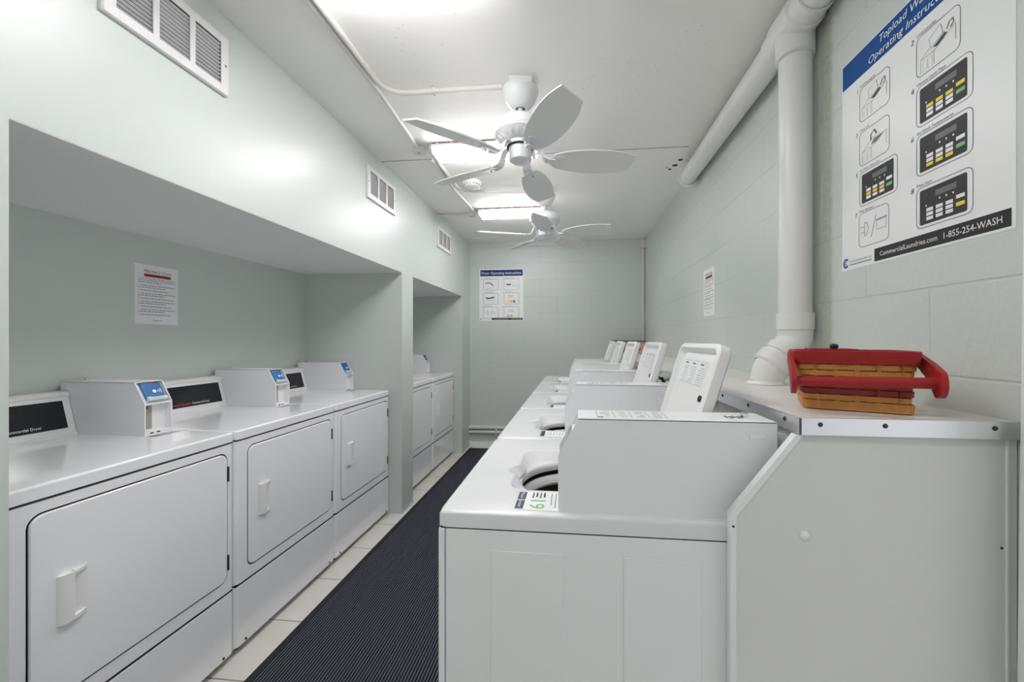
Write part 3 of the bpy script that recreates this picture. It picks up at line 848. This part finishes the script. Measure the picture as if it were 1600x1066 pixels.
# ================================================================ DRAIN PIPES (right wall)
PXc, PYc, PR = .770, 1.463, .0505
dp = thing('drain_pipe', 'thick white drain pipe along the ceiling with a riser down to the shelf', 'pipe', (PXc, PYc, 0))
HZ = 2.400
b = MB(); b.tube(fillet([(-.005, -2.4, HZ), (-.005, 1.30, HZ), (-.005, 1.31, HZ+.09)], .05), .052, 'pvc', 28); b.build('ceiling_run', dp)
b = MB(); b.lathe([(.052, 0), (.063, .002), (.064, .028), (.060, .034), (.050, .045), (.03, .052), (0, .054)], (-.005, 1.27, HZ), 'pvc', 28, (0, 1, .06)); b.build('end_collar', dp)
b = MB(); b.cyl((0, 0, 1.32), (0, 0, HZ), PR, 'pvc', 32); b.build('riser', dp)
b = MB()
b.lathe([(.053, 0), (.0595, .002), (.0595, .055), (.066, .06), (.066, .19), (.0595, .196), (.0595, .245), (.053, .249)], (-.005, -.135, HZ), 'pvc', 32, (0, 1, 0))
b.lathe([(.062, HZ-.035), (.0585, HZ-.06), (.0595, HZ-.065), (.0595, HZ-.115), (.0515, HZ-.118)], (0, 0, 0), 'pvc', 32)
b.build('tee_fitting', dp)
b = MB(); b.lathe([(.053, 0), (.062, .002), (.062, .05), (.053, .054)], (-.005, -.34, HZ), 'pvc', 32, (0, 1, 0)); b.build('coupling', dp)
b = MB(); b.lathe([(.0515, 1.334), (.0575, 1.336), (.0575, 1.393), (.0515, 1.395)], (0, 0, 0), 'pvc', 32); b.build('collar', dp)
path = [Vector(p) for p in fillet([(0, 0, 1.345), (0, 0, 1.295), (-.085, -.004, 1.205), (-.098, -.005, SZ+.002)], .06, 8)]
b = MB(); b.tube(path, .0535, 'pvc', 32)
d = (Vector((-.085, -.004, 1.205)) - Vector((0, 0, 1.295))).normalized(); c = Vector((-.030, -.0014, 1.263))
b.lathe([(.053, 0), (.059, .001), (.059, .028), (.053, .030)], c, 'pvc', 32, d)
b.lathe([(.053, .036), (.0615, .038), (.0615, .078), (.054, .085)], c, 'pvc', 32, d)
b.lathe([(.062, 0), (.058, .006), (.054, .012)], (-.098, -.005, SZ+.001), 'pvc', 32)
b.build('elbow', dp)
b = MB()
for dx, dy, rr_ in ((-.085, 1.30, .012), (-.105, 1.36, .008), (-.13, 1.33, .006), (-.07, 1.22, .010)):
    b.lathe([(rr_*1.6, .0), (rr_, -.003), (.0, -.0035)], (dx, dy, CH), 'holes' if rr_ > .007 else 'plaster', 9)
b.build('plaster_hole', dp)

# back wall pipes
cp = thing('conduit_drop', 'thin white conduit with a box at its top in the far right corner', 'conduit', (.805, YB, 1.30))
b = MB(); b.tube([(0, -.02, 0.0), (0, -.02, 1.13)], .0105, 'conduit', 12); b.build('pipe', cp)
b = MB(); b.box(-.026, .026, -.045, -.001, 1.075, 1.165, 'conduit', .004); b.build('box', cp)
bp = thing('floor_pipe', 'pair of white pipes low along the end wall', 'pipe', (-.4, YB, .20))
for z, r_ in ((.033, .021), (-.022, .019)):
    b = MB(); b.tube([(XL+.402, -.026, z), (.85, -.026, z)], r_, 'conduit', 14); b.build('pipe', bp)
for x in (-.55, .2):
    b = MB(); b.box(x, x+.02, -.05, -.001, -.045, .058, 'conduit', .004); b.build('bracket', bp)

# ================================================================ PAPER POSTERS
class Sheet:
    """flat sheet: s to the right, t down from the top left corner"""
    def __init__(self, o, right, n): self.o = Vector(o); self.r = Vector(right); self.n = Vector(n); self.d = Vector((0, 0, -1))
    def p(self, s, t, k=1): return self.o + self.r*s + self.d*t + self.n*(.0012 + .0004*k)
    def rect(self, b, s0, s1, t0, t1, m, k=1):
        b.face([b.v(self.p(s0, t1, k)), b.v(self.p(s1, t1, k)), b.v(self.p(s1, t0, k)), b.v(self.p(s0, t0, k))], m)
    def fill(self, b, pts, m, k=1): b.face([b.v(self.p(s, t, k)) for s, t in pts], m)
    def outline(self, b, pts, w, m, k=1, closed=True):
        n = len(pts); L = []; Rr = []
        for i in range(n):
            a = Vector(pts[i-1] if (i or closed) else pts[i]); c = Vector(pts[(i+1) % n] if (i < n-1 or closed) else pts[i]); d = (c-a)
            d = d.normalized() if d.length > 1e-9 else Vector((1, 0)); q = Vector((-d.y, d.x))*w/2; p = Vector(pts[i])
            L.append(self.p(*(p+q), k)); Rr.append(self.p(*(p-q), k))
        b.loops([L, Rr], m, closed=closed)
    def text(self, b, t, s, tt, h, m, width=None, shear=0, align=0, k=2):
        b.text(t, self.p(s, tt, k), self.r, (0, 0, 1), h, m, width, shear, align)

def panel_print(S, b, s0, s1, t0, t1, hot, start):
    """printed picture of a dark control panel with buttons"""
    S.fill(b, rr(s0+.008, s1-.012, t0+.006, t1-.006, .004, 3), 'dark_grey', 1)
    w, h = s1-s0-.02, t1-t0-.012; a, c = s0+.008, t0+.006
    S.rect(b, a+w*.36, a+w*.80, c+h*.14, c+h*.30, 'grey', 2)
    for k in range(3): S.rect(b, a+w*(.44+.14*k), a+w*(.47+.14*k), c+h*.37, c+h*.42, 'paper', 2)
    S.rect(b, a+w*.14, a+w*.17, c+h*.46, c+h*.50, 'paper', 2)
    for i in range(3):
        for j in range(3):
            S.rect(b, a+w*(.16+.21*i), a+w*(.31+.21*i), c+h*(.56+.125*j), c+h*(.655+.125*j), 'yellow' if j == hot else 'paper', 2)
    S.rect(b, a+w*.79, a+w*.96, c+h*.50, c+h*.60, 'yellow' if hot == 0 else 'paper', 2)
    S.rect(b, a+w*.79, a+w*.96, c+h*.70, c+h*.80, 'yellow' if start else 'green', 2)

def washer_print(S, b, s0, s1, t0, t1, lid):
    w, h = s1-s0, t1-t0; q = lambda x, y: (s0+w*x, t0+h*y)
    S.outline(b, [q(.08, .96), q(.08, .62), q(.42, .62), q(.42, .96)], .0012, 'grey', 1, False)
    S.outline(b, [q(.08, .62), q(.45, .36), q(.92, .36), q(.42, .62)], .0012, 'grey', 1, True)
    for x in (.14, .27): S.outline(b, [q(x, .70), q(x+.10, .70), q(x+.10, .96), q(x, .96)], .0009, 'lgrey', 1)
    S.outline(b, [q(.92, .36), q(.92, .75)], .0012, 'grey', 1, False)
    if lid:
        S.fill(b, [q(.36, .50), q(.30, .24), q(.58, .08), q(.64, .36)], 'paper', 2); S.outline(b, [q(.36, .50), q(.30, .24), q(.58, .08), q(.64, .36)], .0012, 'grey', 3)
        S.fill(b, [q(.40, .52), q(.68, .38), q(.74, .42), q(.50, .56)], 'dark_grey', 2)
        S.outline(b, [q(.72, .34), q(.78, .20), q(.86, .18), q(.88, .28), q(.80, .36)], .003, 'grey', 2, False)
    else:
        S.fill(b, [q(.40, .54), q(.52, .40), q(.80, .40), q(.62, .54)], 'grey', 2)
        S.outline(b, [q(.40, .40), q(.40, .22), q(.52, .14), q(.60, .30)], .004, 'dark_grey', 2, False)

# right wall: washer poster
PW, PH = .483, .633
po = thing('poster', 'large washer instruction poster with blue heading on the right wall above the basket', 'poster', (XR, 1.316, 2.145))
S = Sheet((0, 0, 0), (0, -1, 0), (-1, 0, 0))
b = MB(); b.box(-.0012, -.0001, -PW, 0, -PH, 0, 'paper'); b.build('sheet', po)
b = MB(); S.rect(b, .003, PW-.003, .003, .077, 'blue')
for k in range(10): S.rect(b, .003, PW-.003, .006+.0073*k, .0072+.0073*k, 'blue2', 2)
S.text(b, 'Topload Washer', PW/2, .0335, .0205, 'white_text', .186, .18, .5, 4)
S.text(b, 'Operating Instructions', PW/2, .0665, .0205, 'white_text', .262, .18, .5, 4)
b.build('heading', po)
b = MB()
caps = [('1', 'Add Detergent', .076, .115, .0), ('2', 'Load Laundry', .267, .113, 0), ('3', 'Close Lid', .075, .243, 0), ('4', 'Choose Cycle Type', .267, .234, 1),
        ('5', 'Set Fabric Selection', .075, .360, 1), ('6', 'Set Wash Temperatures', .267, .352, 1), ('7', 'Make Payment', .073, .478, 0), ('8', 'Press Start', .267, .479, 1)]
for n_, cpt, s, t, big in caps:
    S.text(b, n_, s-.008, t+.006, .0125, 'black', None, .15, 1)
    S.text(b, cpt, s+.001, t-.0035, .0066, 'black', None, .15)
    s1 = s+.109 if not big else (.210 if s < .2 else .403)
    t1 = t+.098
    S.outline(b, rr(s, s1, t, t1, .014, 4), .0018, 'grey', 1)
washer_print(S, b, .078, .183, .118, .210, True); washer_print(S, b, .270, .374, .117, .208, True); washer_print(S, b, .078, .182, .246, .338, False)
panel_print(S, b, .268, .403, .236, .331, 0, False); panel_print(S, b, .076, .210, .362, .457, 1, False)
panel_print(S, b, .268, .403, .354, .449, 2, False); panel_print(S, b, .268, .403, .481, .576, -1, True)
S.outline(b, [(.095+.014*math.cos(R(a)), .527+.02*math.sin(R(a))) for a in range(-90, 100, 20)], .0018, 'grey', 1, True)
for dt in (-.008, .008): S.outline(b, [(.079, .527+dt), (.095, .527+dt)], .0015, 'grey', 1, False)
S.outline(b, [(.120, .555), (.138, .497)], .0018, 'grey', 1, False)
S.outline(b, [(.140, .540), (.140, .515), (.173, .515), (.173, .540)], .0015, 'grey', 1); S.outline(b, [(.136, .512), (.177, .512)], .004, 'lgrey', 1, False)
b.build('pictures', po)
b = MB(); S.rect(b, .132, .476, .592, .627, 'black')
S.text(b, 'CommercialLaundries.com', .152, .6155, .0125, 'white_text', .170); S.text(b, '1-855-254-WASH', .338, .6165, .0145, 'white_text', .122)
b.build('footer', po)
b = MB()
S.outline(b, [(.018+.010*math.cos(R(a)), .611+.012*math.sin(R(a))) for a in range(40, 330, 20)], .0055, 'blue', 1, False)
S.outline(b, [(.019+.004*math.cos(R(a)), .611+.005*math.sin(R(a))) for a in range(40, 330, 30)], .003, 'redbar', 2, False)
S.text(b, 'Commercial Laundries, Inc.', .033, .611, .005, 'blue', .09)
for k in range(12): S.rect(b, .034+.0075*k, .039+.0075*k, .617, .620, 'black')
b.build('logo', po)

# end wall: dryer poster
PW2, PH2 = .545, .632
p2 = thing('poster', 'dryer instruction poster with blue heading on the end wall', 'poster', (-1.155, YB, 2.168))
S = Sheet((0, 0, 0), (1, 0, 0), (0, -1, 0))
b = MB(); b.box(0, PW2, -.0012, -.0001, -PH2, 0, 'paper'); b.build('sheet', p2)
b = MB(); S.rect(b, .012, PW2-.008, .012, .088, 'blue2'); S.text(b, 'Dryer Operating Instructions', PW2/2, .066, .032, 'white_text', .49, 0, .5, 4); b.build('heading', p2)
b = MB(); k = 0
for t in (.125, .295, .465):
    for s in (.05, .305):
        k += 1
        S.outline(b, rr(s, s+.185, t, t+.135, .018, 4), .003, 'grey', 1)
        S.text(b, ['Load Dryer', 'Clean Lint Screen', 'Add Fabric Sheet', 'Select Cycle', 'Make Payment', 'Press Start'][k-1], s+.012, t-.006, .0115, 'grey')
        S.text(b, str(k), s-.004, t+.003, .016, 'black', None, 0, 1)
S.outline(b, [(.075, .175), (.11, .168), (.15, .18), (.172, .205)], .010, 'dark_grey', 2, False); S.outline(b, [(.07, .24), (.18, .24)], .003, 'lgrey', 1, False)
S.outline(b, [(.08, .35), (.11, .36), (.15, .355), (.185, .345)], .016, 'black', 2, False); S.outline(b, [(.07, .385), (.2, .385)], .003, 'lgrey', 1, False)
S.outline(b, [(.335, .19), (.36, .196), (.39, .19)], .015, 'dark_grey', 2, False)
for y in (.17, .2, .215): S.outline(b, [(.4, y), (.48, y)], .003, 'lgrey', 1, False)
S.outline(b, [(.10+.02*math.cos(R(a)), .535+.02*math.sin(R(a))) for a in range(-90, 100, 20)], .003, 'grey', 1); S.outline(b, [(.14, .56), (.165, .505)], .003, 'grey', 1, False); S.outline(b, [(.16, .54), (.21, .54)], .003, 'grey', 1, False)
for t, ms in ((.385, ('yellow', 'yellow', 'grey')), (.562, ('lgrey', 'lgrey', 'yellow'))):
    for j, m_ in enumerate(ms): S.rect(b, .345+.036*j, .373+.036*j, t, t+.028, m_, 1)
    for y in (.06, .045): S.rect(b, .36, .42, t-y, t-y+.006, 'lgrey', 1)
b.build('pictures', p2)
b = MB(); S.rect(b, .155, PW2-.01, .598, .624, 'black'); S.text(b, 'CommercialLaundries.com', .175, .616, .0105, 'white_text', .19); S.text(b, '1-855-254-WASH', .395, .617, .012, 'white_text', .125); b.build('footer', p2)
b = MB(); S.outline(b, [(.02+.008*math.cos(R(a)), .610+.008*math.sin(R(a))) for a in range(40, 330, 20)], .005, 'blue2', 1, False); S.text(b, 'Commercial Laundries, Inc.', .035, .613, .005, 'grey', .1); b.build('logo', p2)

def notice(o, right, n, W, H, label):
    r = thing('notice', label, 'notice', o, group='laundry room rule notices')
    S = Sheet((0, 0, 0), right, n); n = Vector(n); rt = Vector(right)
    b = MB(); b.obox(n*.0001, rt*W, (0, 0, -H), n*.001, 'paper'); b.build('sheet', r)
    b = MB(); S.text(b, "Mariner's Cove", W*.5, H*.128, H*.052, 'black', W*.62, .35, .5); b.build('heading', r)
    b = MB(); S.rect(b, W*.2, W*.82, H*.15, H*.20, 'redbar'); S.text(b, 'Laundry Room Rules', W*.51, H*.188, H*.026, 'black', W*.5, 0, .5); b.build('red_band', r)
    b = MB(); rnd = random.Random(5); t = .235
    for lines in (3, 2, 1, 2, 1, 2, 1, 2, 1):
        for k in range(lines):
            s = .07 if k else .13
            end = (.93 if k < lines-1 else .55+.35*rnd.random()) if lines > 1 else .6+.32*rnd.random()
            if k == 0: S.outline(b, [(W*(.07), H*(t-.004)), (W*.09, H*(t-.012)), (W*.105, H*(t-.006))], .0014, 'grey', 1, False)
            while s < end:
                e = min(s+.03+.06*rnd.random(), end); S.rect(b, W*s, W*e, H*(t-.009), H*(t+.001), 'grey'); s = e+.014
            t += .0335
        t += .0175
    b.build('writing', r)
    b = MB(); S.text(b, 'Thank you!', W*.5, H*.945, H*.022, 'black', W*.22, .35, .5); b.build('closing_line', r)
notice((XA, 1.638, 1.664), (0, 1, 0), (1, 0, 0), .203, .287, 'white paper notice taped inside the long alcove above the dryers')
notice((XR, 2.632, 1.742), (0, -1, 0), (-1, 0, 0), .195, .292, 'white paper notice on the right wall beyond the drain riser')

# ================================================================ BASKET ON THE SHELF
yaw = R(-23.7); e = Vector((math.cos(yaw), math.sin(yaw), 0))
bk = thing('basket', 'woven tan splint basket with red rim and red handle on the shelf end', 'basket', (.602, .9085, SZ+.0016), yaw)
# local frame: x along the near face (centre at 0), y away from the viewer, near face at y=0
BL, BD, BH = .182, .135, .128
def ring(z, k=0.0, n=4):
    f = z/BH; fl = .012*f
    return [(a, c, z) for a, c in rr(-BL/2-fl-k-.006*f, BL/2+fl*.6+k, -fl*.5-k, BD+fl+k, .014, n)]
b = MB(); b.loops([ring(.002, -.004), ring(.118, -.004)], 'weave_shade', True, False)  # dark inner loop paints shade between the woven rows
rows = 6; z0 = .020; rh = (.100-z0)/rows
for j in range(rows):
    za, zc = z0+rh*j+.0009, z0+rh*(j+1)-.0009
    la, lc = ring(za), ring(zc)
    n = len(la); tot = 26
    # resample the ring into alternating over / under splints
    def resample(l, m):
        P = [Vector(p) for p in l]; seg = [(P[i], P[(i+1) % n]) for i in range(n)]; ln = [(c-a).length for a, c in seg]; T_ = sum(ln); out = []
        for q in range(m):
            d = T_*q/m
            for (a, c), L_ in zip(seg, ln):
                if d <= L_: out.append(a.lerp(c, d/L_ if L_ else 0)); break
                d -= L_
            else: out.append(P[0].copy())
        return out
    m_ = 4*tot; ra, rc = resample(la, m_), resample(lc, m_); cen = Vector((0, BD/2, 0))
    for L_ in (ra, rc):
        for q in range(m_):
            ph = math.sin(2*math.pi*(q/8.0) + math.pi*j)
            out = Vector((L_[q].x, (L_[q].y-BD/2)*1.3, 0)).normalized()
            L_[q] += out*(.0022*ph)
    b.loops([ra, rc], 'darkred' if j in (1, 2) else 'tan')
for q in range(18):                                            # upright stakes
    for zl, zh, m_st in ((.016, .033, 'tan'), (.033, .060, 'darkred'), (.060, .104, 'tan')):
        L_ = resample(ring(zl, -.0004), 18)[q]; U = resample(ring(zh, -.0004), 18)[q]
        d = Vector((-(L_.y-BD/2), L_.x, 0)).normalized()*.0042
        b.loops([[L_-d, U-d], [L_+d, U+d]], m_st, closed=False)
b.build('woven_body', bk, smooth=60)
b = MB(); b.loops([ring(0, .001), ring(.001, .003), ring(.018, .0035), ring(.0195, .001)], 'tan', True); b.build('base_band', bk)
b = MB(); b.loops([ring(.100, .001), ring(.101, .005), ring(.127, .006), ring(.129, .004), ring(.129, -.004), ring(.110, -.005)], 'red'); b.build('rim_band', bk)
b = MB(); b.box(-BL/2-.008, BL/2+.006, .000, BD+.008, .121, .126, 'red', .0015)
b.box(-BL/2+.010, BL/2-.085, .004, BD-.01, .1295, .1325, 'red', .001); lidb = b.build('lid', bk)
b = MB(); b.lathe([(0.004, .1325), (.0075, .135), (.0085, .139), (.006, .143), (0, .1445)], (-BL/2+.055, .02, 0), 'dark', 16); b.build('knob', lidb)
# folded-down handle: two arms pivoted on the rim ends and a round dowel in front of the near face
b = MB(); b.tube([(-BL/2-.020, -.052, .064), (BL/2+.021, -.050, .070)], .0108, 'red', 18); hd_ = b.build('handle', bk)
for sx, zc, ye in ((-BL/2-.030, .064, -.052), (BL/2+.0185, .070, -.050)):
    b = MB()
    ctr = [Vector((BD*.5, .112)), Vector((.035, .104)), Vector((-.012, .090)), Vector((ye, zc))]
    wd = [.013, .014, .018, .028]
    up_, lo_ = [], []
    for i, p in enumerate(ctr):
        d = (ctr[min(i+1, 3)]-ctr[max(i-1, 0)]).normalized(); q = Vector((-d.y, d.x))
        up_.append(p + q*-wd[i]); lo_.append(p + q*wd[i])
    d = (ctr[3]-ctr[2]).normalized(); cap = [ctr[3] + Vector((math.cos(t), math.sin(t)))*.028 for t in [math.atan2(-(-d.x), -d.y)*0 + math.atan2(d.y, d.x) + R(a_) for a_ in (80, 60, 40, 20, 0, -20, -40, -60, -80)]]
    A_, B_ = (lo_, up_) 
    if (A_[3]-cap[0]).length > (B_[3]-cap[0]).length: A_, B_ = B_, A_
    pts = [tuple(p) for p in A_[:3]] + [tuple(p) for p in cap] + [tuple(p) for p in reversed(B_[:3])]
    b.prism(pts, lambda a, c, dd: (dd, a, c), sx, sx+.0095, 'red'); b.build('handle_arm', hd_)

# storage box at the far end of the shelf
sb = thing('storage_box', 'pink box with dark red discs at the far end of the shelf', 'box', (.61, 4.56, SZ+.0016))
b = MB(); b.box(-.175, .175, -.10, .10, 0, .128, 'pink', .004); b.build('body', sb)
b = MB(); b.box(-.179, .179, -.104, .104, .128, .149, 'umber', .003); b.build('lid', sb)
for x, z, r_ in ((.095, .055, .030), (.02, .085, .026), (-.06, .045, .030), (-.13, .09, .024), (.06, .112, .012)):
    b = MB(); b.lathe([(r_, 0), (r_*.9, .003), (r_*.45, .0032), (r_*.4, .006), (0, .0062)], (x, -.10, z), 'maroon', 20, (0, -1, 0)); b.build('disc', sb)
